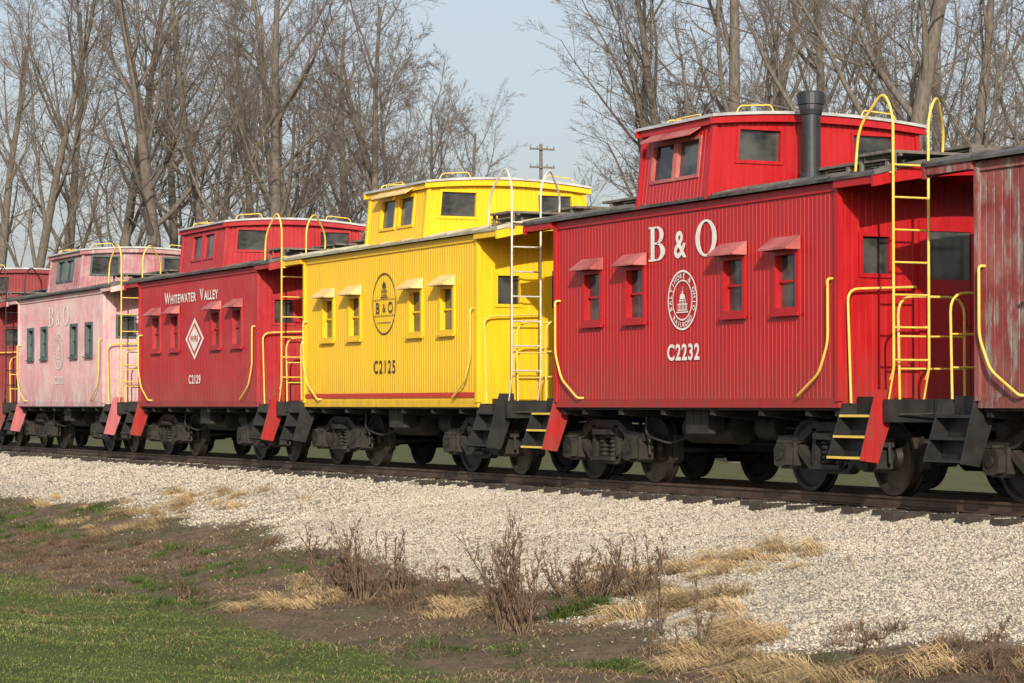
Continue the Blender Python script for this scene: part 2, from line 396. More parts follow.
        for sy in(-1,1):
            mb=MB(); st=P.get('step',body)
            prof=[(sy*1.32,1.24),(sy*1.42,1.24),(sy*1.62,.50),(sy*1.40,.47),(sy*1.20,1.02),(sy*1.20,1.24)]
            prof2=[(sy*1.22,1.10),(sy*1.40,1.10),(sy*1.60,.50),(sy*1.32,.47),(sy*1.16,1.02)]
            for x0,out in((HL+.03,sx<0),(4.10,sx>0)):
                a,b=sorted((sx*x0,sx*(x0+.022))); mb.prism(prof if out else prof2,a,b,'x',0 if out else 1)
            for i,(zt,yo) in enumerate(((.51,1.62),(.73,1.54),(.95,1.46))):
                bx(mb,HL+.055,4.098,sy*(yo-.25),sy*(yo-.02),zt,zt+.03,1)
                bx(mb,HL+.055,4.098,sy*(yo-.25),sy*(yo-.235),zt+.03,zt+.22,1)
                bx(mb,HL+.055,4.098,sy*(yo-.02),sy*(yo-.008),zt+.002,zt+.028,2 if P.get('nose') else 1)
            mb.make('steps',root,(st,BLK,HY))
        for sy in(-1,1):
          if sx*sy<0:
            lad=P['ladder']; mb=MB(); x=4.30
            for yy,dy in((1.32,.10),(.88,-.55)):
                y=sy*yy
                mb.tube(fillet([(X(x-.06),y,1.35),(X(x),y,1.45),(X(x),y,4.12),(X(x-.12),y+sy*dy*.35,4.38),(X(x-.50),y+sy*dy,4.02),(X(x-.56),y+sy*dy,3.56)],.18),.0155,8)
            for i in range(7):
                z=1.55+i*.34; mb.tube([(X(x),sy*.88,z),(X(x),sy*1.32,z)],.012,6)
            mb.tube([(X(x),sy*.88,1.9),(X(x-.09),sy*.88,1.9)],.012,5);mb.tube([(X(x),sy*1.32,1.45),(X(4.2),sy*1.32,1.13)],.012,5);mb.tube([(X(x),sy*.88,1.45),(X(4.2),sy*.88,1.13)],.012,5)
            for yy in(.88,1.32): mb.tube([(X(x),sy*yy,3.5),(X(4.22),sy*yy,3.52)],.012,5)
            mb.make('ladder',root,(lad,))
          mb=MB()
          mb.tube(fillet([(X(HL+.10),sy*1.33,1.10),(X(HL+.10),sy*1.37,2.32),(X(HL+.10),sy*.50,2.36),(X(HL+.03),sy*.46,2.36)],.14),.0145,8)
          mb.make('handrail',root,(rail,)); mb=MB()
          mb.tube(fillet([(X(4.2),sy*1.18,1.14),(X(4.2),sy*1.20,2.22),(X(4.2),sy*.36,2.22),(X(4.2),sy*.36,1.14)],.20),.0145,8)
          mb.tube([(X(4.2),sy*1.19,1.80),(X(4.2),sy*.36,1.80)],.012,6)
          mb.tube([(X(4.2),sy*1.19,1.46),(X(4.2),sy*.36,1.46)],.012,6)
          mb.make('handrail',root,(rail,))
        # brake wheel
        if sx>0:
            mb=MB(); c=Vector((X(4.28),.62,2.15))
            mb.tube([c+Vector((0,.2*math.cos(a),.2*math.sin(a))) for a in [i*2*math.pi/20 for i in range(21)]],.012,6)
            for a in (0,2.1,4.2): mb.tube([c,c+Vector((0,.2*math.cos(a),.2*math.sin(a)))],.009,5)
            mb.tube([c+Vector((0,0,.05)),(c.x,c.y,1.0)],.014,6)
            mb.make('brake_wheel',root,(BLK,))
        mb=MB(); bx(mb,4.25,4.46,-.07,.07,.80,.94); 
        a=sx
        mb.prism([(a*4.44,-.13),(a*4.64,-.11),(a*4.66,.02),(a*4.58,.04),(a*4.56,.14),(a*4.44,.15)],.72,1.0,'z')
        mb.tube(fillet([(X(4.2),.35,.92),(X(4.42),.34,.80),(X(4.50),.28,.5),(X(4.64),.2,.45)],.1),.022,6)
        mb.tube([(X(4.5),-.08,.92),(X(4.5),-.5,1.0),(X(4.27),-1.25,.98)],.014,5)
        mb.make('coupler',root,(RUST,))
    # underframe
    mb=MB(); mb.box((-4.15,-.22,.86),(4.15,.22,1.04)); mb.box((-HL,-HW+.05,1.02),(HL,HW-.05,1.048))
    for x in(-3.3,-2.7,-1.7,-.6,.6,1.7,2.7,3.3): mb.prism([(-1.38,1.018),(-1.38,.96),(-.25,.84),(.25,.84),(1.38,.96),(1.38,1.018)],x-.04,x+.04,'x')
    mb.tube([(-.9,-.75,.80),(.25,-.75,.80)],.19,16); mb.tube([(.55,.7,.8),(1.35,.7,.8)],.15,12); mb.tube([(.55,-.62,.82),(1.0,-.62,.82)],.16,12)
    for k in range(3): mb.box((-.3+.19*k,-1.22,.74),(-.13+.19*k,-1.0,1.01))
    mb.tube([(1.0,-.62,.82),(1.6,-.3,.75)],.02,6); mb.tube([(-1.6,-.35,.62),(1.6,-.35,.62)],.018,6)
    mb.box((-1.5,.1,.50),(1.55,.9,1.0))
    mb.tube(fillet([(-1.5,-1.1,1.0),(-1.45,-1.15,.7),(-1.1,-1.0,.6),(-.9,-.8,.7)],.1),.018,6)
    mb.make('underframe',root,(RUST,))
    P['mark'](root)
    for o in root.children: o.location.z=DROP
    for sx in(-1,1):
        tr=TRUCK.copy(); COL.objects.link(tr); tr.parent=root; tr.location=(sx*2.68,0,0)
        for ax in(-.84,.84):
            w=WHEELS.copy(); COL.objects.link(w); w.parent=tr; w.location=(ax,0,0)
    return root

# ------------------------------------------------------------------ truck prototype
mb=MB()
for sy in(-1,1):
    y=sy*1.02; w=.13
    pts=[(-1.08,.58),(-.62,.60),(-.36,.74),(.36,.74),(.62,.60),(1.08,.58)]
    for a,b in zip(pts,pts[1:]): mb.bar((a[0],y,a[1]),(b[0],y,b[1]),w,.10)
    pts=[(-.66,.50),(-.34,.27),(.34,.27),(.66,.50)]
    for a,b in zip(pts,pts[1:]): mb.bar((a[0],y,a[1]),(b[0],y,b[1]),w,.09)
    for s_ in(-1,1):
        mb.bar((s_*.34,y,.29),(s_*.30,y,.72),w,.07)
        jx=s_*.84
        mb.prism([(jx-.16,.30),(jx-.10,.26),(jx+.10,.26),(jx+.16,.30),(jx+.16,.56),(jx-.16,.56)],y-.10,y+.10,'y'); a,b=sorted((y+sy*.10,y+sy*.19))
        mb.prism([(jx-.12,.31),(jx-.05,.285),(jx+.05,.285),(jx+.12,.31),(jx+.135,.48),(jx+.07,.55),(jx-.07,.55),(jx-.135,.48)],a,b,'y')
        mb.box((jx-.05,min(y,y+sy*.2),.555),(jx+.05,max(y,y+sy*.2),.585))
        mb.tube([(jx,y+sy*.19,.42),(jx,y+sy*.215,.42)],.06,10)
        mb.tube([(s_*1.08,y,.58),(s_*1.10,y,.36)],.022,6)
        mb.prism([(s_*1.30,.25),(s_*1.38,.30),(s_*1.38,.60),(s_*1.31,.62),(s_*1.28,.42)],sy*.74-.05,sy*.74+.05,'y')
    for cxx in(-.14,.14):
        for k in range(5): mb.lathe([(0,.065),(.02,.075),(.04,.065)],(cxx,y-sy*.01,.325+k*.055),12,0,'z')
        mb.tube([(cxx,y-sy*.01,.3),(cxx,y-sy*.01,.62)],.045,8)
    mb.box((-.26,y-.12,.60),(.26,y+.10,.67)); mb.box((-.28,y-.12,.27),(.28,y+.10,.32))
mb.box((-.17,-1.05,.56),(.17,1.05,.73)); mb.tube([(0,0,.7),(0,0,.76)],.2,12)
for s_ in(-1,1): mb.tube([(s_*1.34,-.8,.42),(s_*1.34,.8,.42)],.035,6)
mb.box((-1.1,-.06,.40),(1.1,.06,.72))
TRUCK=mb.make('truck',None,(RUST,))
mb=MB()
for sy in(-1,1):
    prof=[(-.075,.05),(-.075,.12),(-.02,.15),(-.03,.33),(-.065,.36),(-.065,.45),(-.045,.45),(-.03,.425),(.065,.415),(.065,.37),(.03,.34),(.035,.15),(.085,.11),(.085,.05)]
    mb.lathe([(sy*t,r) for t,r in prof],(0,sy*.745,.42),36)
mb.tube([(0,-1.12,.42),(0,1.12,.42)],.07,12)
WHEELS=mb.make('wheelset',None,(WHEEL,))
COL.objects.unlink(TRUCK); COL.objects.unlink(WHEELS)

YT=-HW-.016
def seal(root,cx,cz,r,mat):
    mb=MB(); mb.ring(cx,cz,YT,r,r*.93); mb.ring(cx,cz,YT,r*.68,r*.63)
    def around(t,a0,a1):
        for i,ch in enumerate(t):
            if ch==' ': continue
            a=a0+(a1-a0)*i/(len(t)-1); mb.text(ch,r*.17,cx+r*.81*math.cos(a),cz+r*.81*math.sin(a),YT,.02,1,a-math.pi/2 if a0>a1 else a+math.pi/2)
    around('BALTIMORE & OHIO',math.radians(200),math.radians(-20)); around('RAILROAD',math.radians(228),math.radians(312))
    dome(mb,cx,cz-.42*r,r*.8,YT); mb.make('emblem',root,(mat,))
def bando(root,cx,z,h,mat):
    mb=MB(); serif_B(mb,cx-.84,z,h,YT,h*1.22)
    mb.text('&',h*.78,cx-.05,z+h*.40,YT,.02,1.0); 
    mb.ring(cx+.57,z+h*.5,YT,h*.52,h*.455,48,0,0,2*math.pi,h*.60,h*.35)
    mb.make('lettering',root,(mat,))
def num(root,t,cx,cz,h,mat,xs=1.0,sp=1.15,b=.03):
    mb=MB(); mb.text(t,h,cx,cz,YT,b,xs,0,0,sp); mb.make('lettering',root,(mat,))
def m_red(root): bando(root,0,2.83,.42,WHT); seal(root,0,2.33,.36,WHT); num(root,'C2232',.02,1.71,.20,WHT)
def m_yel(root):
    num(root,'C2125',.02,1.66,.20,BLKP,1.0,1.25,.015)
    mb=MB(); r=.47; cz=2.62; mb.ring(0,cz,YT,r,r*.955)
    dome(mb,0,cz+.09,.29,YT)
    mb.text('B',.17,-.25,cz-.06,YT,.01,1.1);mb.text('&',.13,0,cz-.065,YT,.0,1.0);mb.text('O',.17,.25,cz-.06,YT,.01,1.05); mb.box((-.45,YT-.001,cz+.062),(.45,YT+.001,cz+.07))
    mb.box((-.43,YT-.001,cz-.185),(.43,YT+.001,cz-.177)); mb.box((-.26,YT-.001,cz-.29),(.26,YT+.001,cz-.28))
    mb.make('emblem',root,(BLKP,))
    for sy in (-1,1):
        mb=MB(); a,b=sorted((sy*(HW+.014),sy*(HW+.018))); mb.box((-HL-.02,a,1.19),(HL+.02,b,1.26)); mb.make('stripe',root,(REDP,))
def m_red2(root):
    mb=MB(); x=-1.82; 
    for big,small in(('W','HITEWATER'),('V','ALLEY')):
        w=mb.text(big,.22,x,3.10,YT,.02,1,0,0,1,'l'); x+=w+.035
        w=mb.text(small,.17,x,3.075,YT,.025,1.13,0,0,1.1,'l'); x+=w+.22
    mb.make('lettering',root,(WHT,))
    mb=MB(); cz=2.30
    def dm(k,j,mi): mb.add([(-.54*k,YT-.003*j,cz),(0,YT-.003*j,cz-.39*k),(.54*k,YT-.003*j,cz),(0,YT-.003*j,cz+.39*k)],[(0,1,2,3)],mi)
    dm(1,0,0); dm(.80,1,1); dm(.62,2,0)
    mb.text('WVRR',.12,0,cz,YT-.009,.03,1,0,1); mb.make('emblem',root,(WHT,REDP))
    num(root,'C2129',.0,1.55,.17,WHT,1.05)
def m_pink(root): bando(root,0,2.80,.42,WHT); seal(root,0,2.25,.40,WHT); num(root,'C2102',.0,1.62,.18,WHT)
def m_none(root): pass
def m_old(root): bando(root,0,2.80,.42,WFADE)

BASE=dict(awn=None,roof=ROOFD,stack=None,ladder=HY)
caboose(-17.32,dict(BASE,body=OLD,frame=OLD,rail=HY,ladder=BLK,cup=(-1.2,1.0),cupm=OLD,step=BLK,pk=dict(pitch=.13,g=.022,d=.014),mark=m_old,label='weathered caboose with peeling red and grey paint, coupled at row end'))
caboose(-26.66,dict(BASE,body=RED,frame=RED,rail=HY,ladder=HY,cup=(-.98,.72),cw=1.50,cz=4.44,cupm=RED,awn=AWR,cawn=True,cfr=AWR,stack=(1.15,-.35),step=RED,nose=True,mark=m_red,label='glossy red caboose with white serif lettering, round seal and smokestack'))
caboose(-35.95,dict(BASE,body=YEL,frame=YEL,rail=HY,ladder=HS,roof=ROOFY,cup=(-.90,1.35),cupm=YEL,awn=AWY,cawn=True,step=BLK,mark=m_yel,label='bright yellow caboose with round black emblem and thin red stripe'))
caboose(-45.05,dict(BASE,body=RED2,frame=RED2,rail=HY,cup=(-1.10,1.35),cupm=RED2,awn=AWR,step=RED,mark=m_red2,label='faded red caboose with white name lettering and white diamond emblem'))
caboose(-54.40,dict(BASE,body=PINK,frame=TEAL,rail=HY,cup=(-1.15,1.35),cupm=MAROON,step=PINKST,mark=m_pink,label='pink chalky faded caboose with maroon cupola and white lettering'))
caboose(-63.75,dict(BASE,body=DRED,frame=DRED,rail=HY,ladder=BLK,cup=(-1.15,1.35),cupm=DRED,step=DRED,mark=m_none,label='dull dark red caboose coupled behind the pink caboose'))

# ------------------------------------------------------------------ terrain
def vnoise(x,y,seed=0):
    x=np.asarray(x,float);y=np.asarray(y,float); xi=np.floor(x).astype(np.int64);yi=np.floor(y).astype(np.int64); fx=x-xi;fy=y-yi
    fx=fx*fx*(3-2*fx);fy=fy*fy*(3-2*fy)
    def h(a,b):
        n=(a*374761393+b*668265263+seed*1442695041)&0x7fffffff; n=((n^(n>>13))*1274126177)&0x7fffffff; n=n^(n>>16); return (n&0xffff)/65535.0
    return (h(xi,yi)*(1-fx)+h(xi+1,yi)*fx)*(1-fy)+(h(xi,yi+1)*(1-fx)+h(xi+1,yi+1)*fx)*fy
def fbm(x,y,seed=0,o=4):
    s=0;a=.5;t=0
    for i in range(o): s=s+a*vnoise(x*2**i,y*2**i,seed+i*17); t+=a; a*=.5
    return s/t
PY=[-2000,-60,-16.3,-12,-9,-7.5,-6.3,-5,-3,-2,-1.55,-1.15,1.2,2.2,4,8,2000]; PZ=[-.9,-.8,-.62,-1.02,-1.24,-1.27,-1.20,-.95,-.50,-.30,-.215,-.150,-.150,-.30,-.55,-.6,-.6]
def gz(x,y):
    z=np.interp(y,PY,PZ)
    w=np.clip((-y-3.0)/3,0,1)*np.clip((y+60)/40,0,1)
    near=np.clip((-y-1.6)/1.5,0,1)
    return z+w*.22*(fbm(x*.55,y*.55,3)-.5)+near*.09*(fbm(x*1.9,y*1.9,9)-.5)
def gy(x):
    s=-np.asarray(x,float)
    return np.interp(s,[0,13,15.5,17.3,19.2,24,34.5,50,120],[-4.2,-4.2,-4.45,-5.1,-5.5,-5.1,-4.15,-3.7,-3.3])
def zone(x,y):
    n=fbm(x*.8,y*.8,21); n2=fbm(x*.4,y*.9,33)
    g=np.clip((y-(gy(x)+(n-.5)*1.4))/.35+.5,0,1)*np.clip((2.4-y+(n-.5)*.8)/.4,0,1)
    gr=np.clip(((-7.95+(n2-.5)*1.8)-y)/.6+.5,0,1)
    gr=np.maximum(gr,.6*np.clip((y-2.8)/.8,0,1))
    return g,gr
def axis(dense0,dense1,step,lo,hi):
    a=list(np.arange(dense0,dense1,step)); d=step*1.5;x=dense1
    while x<hi: a.append(x); x+=d; d*=1.35
    a.append(hi); d=step*1.5;x=dense0-d; b=[]
    while x>lo: b.append(x); d*=1.35; x-=d
    b.append(lo); return np.array(sorted(set(b+a)))
def npmesh(name,V,Fc,mats,col=None,smooth=False):
    me=bpy.data.meshes.new(name); k=Fc.shape[1]; m=len(Fc)
    me.vertices.add(len(V)); me.vertices.foreach_set('co',V.astype(np.float32).ravel())
    me.loops.add(m*k); me.loops.foreach_set('vertex_index',Fc.astype(np.int32).ravel())
    me.polygons.add(m); me.polygons.foreach_set('loop_start',np.arange(0,m*k,k,dtype=np.int32))
    try: me.polygons.foreach_set('loop_total',np.full(m,k,dtype=np.int32))
    except Exception: pass
    me.update(calc_edges=True)
    me.polygons.foreach_set('use_smooth',np.full(m,smooth))
    if col is not None:
        a=me.attributes.new('col','FLOAT_COLOR','POINT'); c=np.ones((len(V),4),np.float32); c[:,:3]=col; a.data.foreach_set('color',c.ravel())
    me.validate(); o=new_obj(name,me,None,mats); return o
xs=axis(-75,2,.25,-2500,900); ys=axis(-18,8,.16,-900,2500)
X,Y=np.meshgrid(xs,ys,indexing='ij'); Z=gz(X,Y); nx,ny=X.shape
V=np.stack([X.ravel(),Y.ravel(),Z.ravel()],1); I=np.arange(nx*ny).reshape(nx,ny)
Fc=np.stack([I[:-1,:-1].ravel(),I[1:,:-1].ravel(),I[1:,1:].ravel(),I[:-1,1:].ravel()],1)
g,gr=zone(X.ravel(),Y.ravel()); colz=np.stack([g,gr,np.zeros_like(g)],1)
t=NT('ground_surface'); a=t.n('ShaderNodeAttribute'); a.attribute_name='col'; sep=t.n('ShaderNodeSeparateColor'); t.l(a.outputs['Color'],sep.inputs[0])
p=t.pos()
vo=t.n('ShaderNodeTexVoronoi'); vo.inputs['Scale'].default_value=44; t.l(p,vo.inputs['Vector'])
bw=t.n('ShaderNodeRGBToBW'); t.l(vo.outputs['Color'],bw.inputs[0])
gc=t.mix(t.rng(bw.outputs[0],.15,.85),(.26,.235,.195),(.52,.48,.41)); gc=t.mix(t.rng(vo.outputs['Distance'],.35,.75,0,.7),gc,(.18,.155,.125))
dn=t.noise(p,3.0,8,.7); dn2=t.noise(p,22,6,.7)
dc=t.mix(t.rng(dn,.35,.65),(.070,.050,.036),(.165,.12,.082)); dc=t.mix(t.rng(dn2,.45,.7,0,.6),dc,(.23,.175,.12))
dc=t.mix(t.rng(t.noise(p,1.3,5),.52,.66,0,.6),dc,(.07,.085,.035))
gn=t.noise(p,1.2,6,.65); grc=t.mix(t.rng(gn,.35,.65),(.055,.080,.022),(.10,.125,.038)); grc=t.mix(t.rng(dn2,.4,.7,0,.5),grc,(.045,.055,.022))
c=t.mix(sep.outputs[1],dc,grc); c=t.mix(sep.outputs[0],c,gc); t.l(c,t.b.inputs['Base Color']); t.b.inputs['Roughness'].default_value=.95
t.b.inputs['Specular IOR Level'].default_value=.15
hh=t.math('ADD',t.math('MULTIPLY',vo.outputs['Distance'],sep.outputs[0]),dn2); t.bump(hh,.8,.03)
gnd=npmesh('ground',V,Fc,(t.m,),colz,True); gnd['kind']='structure'; gnd['label']='grass and dirt ground with gravel railway embankment'

TIEX0=-12.0; TP=.56
def stones(n,x0,x1,y0,y1,smin,smax):
    x=rng.uniform(x0,x1,n);y=rng.uniform(y0,y1,n); g,_=zone(x,y); keep=rng.random(n)<np.clip(g*1.1,0.005,1)
    ph=np.abs(((x-TIEX0+TP/2)%TP)-TP/2); ont=(ph<.125)&(np.abs(y)<1.45); keep&=~(ont&(rng.random(n)<.95))
    return x[keep],y[keep],rng.uniform(smin,smax,keep.sum())**1.0
parts=[stones(160000,-34,-13,-6.6,-1.0,.0065,.0165),stones(56000,-66,-34,-5.5,-1.0,.011,.024),stones(22000,-60,-14,-1.0,.9,.010,.022),stones(7000,-66,-14,.9,3,.02,.04)]
x=np.concatenate([q[0] for q in parts]);y=np.concatenate([q[1] for q in parts]);s=np.concatenate([q[2] for q in parts]); n=len(x)
cube=np.array([(a,b,c) for c in(-1,1) for a,b in((-1,-1),(1,-1),(1,1),(-1,1))],float)*.62
v=cube[None]*(1+rng.uniform(-.45,.45,(n,8,3))); v*=np.stack([rng.uniform(.8,1.35,n),rng.uniform(.7,1.1,n),rng.uniform(.5,.95,n)],1)[:,None]; v*=s[:,None,None]
def rot(v,ax,an):
    c,s_=np.cos(an)[:,None],np.sin(an)[:,None]; i,j=[(1,2),(0,2),(0,1)][ax]; a,b=v[:,:,i].copy(),v[:,:,j].copy(); v[:,:,i]=a*c-b*s_; v[:,:,j]=a*s_+b*c
rot(v,0,rng.uniform(-.7,.7,n)); rot(v,1,rng.uniform(-.7,.7,n)); rot(v,2,rng.uniform(0,6.28,n))
v[:,:,0]+=x[:,None]; v[:,:,1]+=y[:,None]; v[:,:,2]+=(gz(x,y)+s*.25)[:,None]
cf=np.array([(0,3,2,1),(4,5,6,7),(0,1,5,4),(1,2,6,5),(2,3,7,6),(3,0,4,7)])
Fc=(cf[None]+8*np.arange(n)[:,None,None]).reshape(-1,4)
tone=rng.beta(3,2.3,n); dirty=fbm(x*.7,y*1.1,77); base=np.stack([.27+.27*tone,.248+.25*tone,.207+.217*tone],1)*(0.78+.38*dirty)[:,None]
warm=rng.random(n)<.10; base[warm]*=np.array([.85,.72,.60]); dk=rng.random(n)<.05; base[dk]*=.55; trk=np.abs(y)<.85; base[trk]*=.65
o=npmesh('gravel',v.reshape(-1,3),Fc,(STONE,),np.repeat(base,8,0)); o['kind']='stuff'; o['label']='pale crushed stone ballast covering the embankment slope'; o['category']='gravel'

def solve(px,py):
    u=px-512+VX
    for D in np.arange(15,2,-.02):
        yy=CAMY+D; xw=-D*(R*R/F/u-VX/F)
        if HOR+(CAMZ-float(gz(xw,yy)))*F*u/(D*R)>=py: return xw,yy
    return xw,yy
def blades(x,y,h,w,lean,base,seg=1,leandir=None):
    n=len(x); z=gz(x,y)-.01; a=rng.uniform(0,6.28,n); ld=rng.uniform(0,6.28,n) if leandir is None else leandir
    dx,dy=np.cos(a)*w/2,np.sin(a)*w/2; lx,ly=np.cos(ld)*lean*h,np.sin(ld)*lean*h
    P0=np.stack([x-dx,y-dy,z],1);P1=np.stack([x+dx,y+dy,z],1)
    m=np.stack([x+lx*.35,y+ly*.35,z+h*.6],1); q=np.stack([dx*.8,dy*.8,0*dx],1); P2=m-q;P3=m+q
    tip=np.stack([x+lx,y+ly,z+h*np.clip(1-.35*lean,.15,1)],1)
    V=np.stack([P0,P1,P3,P2,tip+q*.15,tip-q*.15],1).reshape(-1,3)
    Fc=(np.array([(0,1,2,3),(3,2,4,5)])[None]+6*np.arange(n)[:,None,None]).reshape(-1,4)
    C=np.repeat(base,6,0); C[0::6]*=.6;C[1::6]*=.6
    return V,Fc,C
def jit(c,n,k=.25): return np.clip(np.array(c)[None]*(1+rng.uniform(-k,k,(n,1)))*(1+rng.uniform(-.08,.08,(n,3))),0,1)
n=260000; x=rng.uniform(-48,-13,n);y=rng.uniform(-13,-6.4,n); _,gr=zone(x,y); k=rng.random(n)<gr; x,y=x[k],y[k]; n=len(x)
pt=fbm(x*.7,y*.7,55); c=jit((.095,.130,.033),n,.30); dry=rng.random(n)<(.10+1.0*np.clip(pt-.47,0,1)); c[dry]=jit((.22,.19,.095),dry.sum(),.3); c*=(.8+.45*fbm(x*1.8,y*1.8,8))[:,None]
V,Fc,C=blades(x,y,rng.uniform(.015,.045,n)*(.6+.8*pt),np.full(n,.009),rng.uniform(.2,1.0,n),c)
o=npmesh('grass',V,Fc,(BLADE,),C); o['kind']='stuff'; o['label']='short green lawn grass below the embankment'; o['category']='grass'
n=160000; x=rng.uniform(-60,-12,n);y=rng.uniform(-9.5,-3,n); g,gr=zone(x,y); pt=fbm(x*1.3,y*1.5,91); k=(rng.random(n)<(1-g*.96)*(1-.7*gr)*np.clip((pt-.38)*4,0.10,1)); x,y,pt=x[k],y[k],pt[k]; n=len(x)
c=jit((.27,.20,.12),n,.35); br=rng.random(n)<.5; c[br]=jit((.13,.085,.055),br.sum(),.35); gn_=fbm(x*.6,y*.6,14)>.52; gn_&=rng.random(n)<.65; c[gn_]=jit((.075,.10,.032),gn_.sum(),.3)
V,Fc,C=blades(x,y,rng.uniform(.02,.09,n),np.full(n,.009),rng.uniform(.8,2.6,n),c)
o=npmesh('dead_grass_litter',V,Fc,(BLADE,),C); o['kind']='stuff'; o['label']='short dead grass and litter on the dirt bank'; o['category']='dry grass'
Vs=[];Fs=[];Cs=[];off=0
def patch(px,py,rx,ry,n,col,hmin,hmax,lean=(1.0,2.8),w=.007,ld=None,cl=90,sp=.065):
    global off
    cx_,cy_=solve(px,py); nc=max(3,n//cl); tx=cx_+rng.normal(0,rx,nc); ty=cy_+rng.normal(0,ry,nc); td=rng.normal(0,.8,nc); ts=rng.uniform(.4,1.3,nc); tb=rng.uniform(.55,1.2,nc)
    k=rng.integers(0,nc,n); x=tx[k]+rng.normal(0,sp,n); y=ty[k]+rng.normal(0,sp,n)
    cc=jit(col,n,.3)*tb[k][:,None]; L=None if ld is None else rng.normal(ld,.5,n)+td[k]
    V,Fc,C=blades(x,y,rng.uniform(hmin,hmax,n)*ts[k],np.full(n,w),rng.uniform(lean[0],lean[1],n),cc,1,L)
    Vs.append(V);Fs.append(Fc+off);Cs.append(C); off+=len(V)
ST=(.46,.34,.19)
for a in ((215,496,1.4,.22,1500),(165,512,1.4,.28,2200),(120,524,1.2,.25,1200),(60,500,1.2,.2,300),(305,600,.45,.22,1400),(270,608,.3,.15,700),(480,608,.35,.25,1000),(450,615,.3,.2,600),(620,590,.25,.2,800),(690,570,.5,.25,1400),(745,560,.45,.22,1200),(700,598,.4,.25,1500),(660,615,.3,.25,1100),(785,553,.3,.15,400),(740,632,.3,.2,1000),(695,662,.3,.15,1300),(720,645,.2,.2,1000),(800,672,.4,.12,900),(900,672,.5,.12,500),(980,665,.4,.12,400),(750,676,.4,.12,900)):
    patch(*a,ST,.07,.20,ld=-2.2)
for a in ((20,525,1.2,.3,2000),(85,510,.8,.25,1000),(185,552,.8,.3,1000),(215,570,.6,.2,800),(10,535,1.5,.4,1600),(190,605,.6,.3,900),(620,668,.25,.12,2000),(475,650,.6,.2,700),(600,595,.5,.2,600),(300,580,.6,.3,600),(150,590,1.0,.4,1300)):
    patch(*a,(.075,.11,.03),.03,.11,(.3,1.2),.011)
patch(585,615,.16,.12,2600,(.05,.075,.018),.05,.20,(.2,.9),.016,None,200,.07)
for a in ((60,540,1.5,.5,2200),(120,560,1.5,.5,2200),(30,560,1.2,.4,1200),(420,590,.8,.3,1600),(390,600,.7,.3,1200),(640,570,.5,.3,1000),(560,610,.4,.2,900),(860,660,1.,.25,1400),(990,655,.8,.2,1200),(940,668,.6,.15,900)):
    patch(*a,(.17,.11,.075),.04,.15,(.3,1.6),.007)
o=npmesh('dry_grass',np.concatenate(Vs),np.concatenate(Fs),(BLADE,),np.concatenate(Cs)); o['kind']='stuff'; o['label']='tufts of bleached straw and low weeds on the bank'; o['category']='dry grass'

STALK=plain('dead_stalk',(.11,.070,.046),.9,0,.3,12,(.20,.135,.09)); 
def weed(px,py,h,nst,spread,seed,sw=.05):
    r_=random.Random(seed); x,y=solve(px,py); mb=MB()
    for i in range(nst):
        a=r_.uniform(0,6.28); q=r_.random()**.6; d=Vector((math.cos(a)*spread*q,math.sin(a)*spread*q,1)).normalized()
        p=Vector((r_.gauss(0,sw),r_.gauss(0,sw),-.03)); L=h*r_.uniform(.4,1.08); pts=[p.copy()]
        for k in range(5):
            d=(d+Vector((r_.gauss(0,.10),r_.gauss(0,.10),.03))).normalized(); p=p+d*L/5; pts.append(p.copy())
        mb.tube(pts,[.009,.0085,.0075,.006,.005,.003],4,0,False)
        for k in range(2,6):
            for q in range(3):
                b=r_.uniform(0,6.28); dd=(d+Vector((math.cos(b)*.6,math.sin(b)*.6,.2))).normalized(); e=pts[k]+dd*L*r_.uniform(.06,.22)
                mb.tube([pts[k],e],[.0045,.003],3,0,False)
                for w_ in range(3):
                    c_=pts[k].lerp(e,r_.uniform(.4,1.1))+Vector((r_.gauss(0,.009),r_.gauss(0,.009),r_.gauss(0,.01))); s_=.009
                    mb.add([c_+Vector((s_,0,0)),c_+Vector((-s_,s_,0)),c_+Vector((0,-s_,s_)),c_+Vector((0,0,-s_))],[(0,1,2),(0,2,3),(1,3,2),(0,3,1)])
    o=mb.make('dead_weed',None,(STALK,)); o.location=(x,y,float(gz(x,y))); o['label']='brown dead weed with bare stalks on the bank'; o['category']='weed'; o['group']='dead weeds on the bank'
for i,a in enumerate(((338,592,.68,18,.70),(362,600,.85,14,.30),(350,596,.5,10,1.0),(395,592,.68,12,.4),(418,612,.42,14,.9),(508,628,.95,20,.28),(524,634,.85,14,.35),(495,615,.6,10,.6),(566,596,.5,14,.9),(592,606,.64,18,.8),(640,596,.60,14,.7),(655,632,.75,6,.25),(662,655,.5,3,.3),(705,650,.6,5,.4),(440,602,.4,8,.6),(312,562,.45,9,.7),(990,672,.4,6,.5),(180,600,.3,8,.8),(612,592,.5,10,.9),(860,665,.3,8,.9))):
    weed(*a,seed=i*7+1)

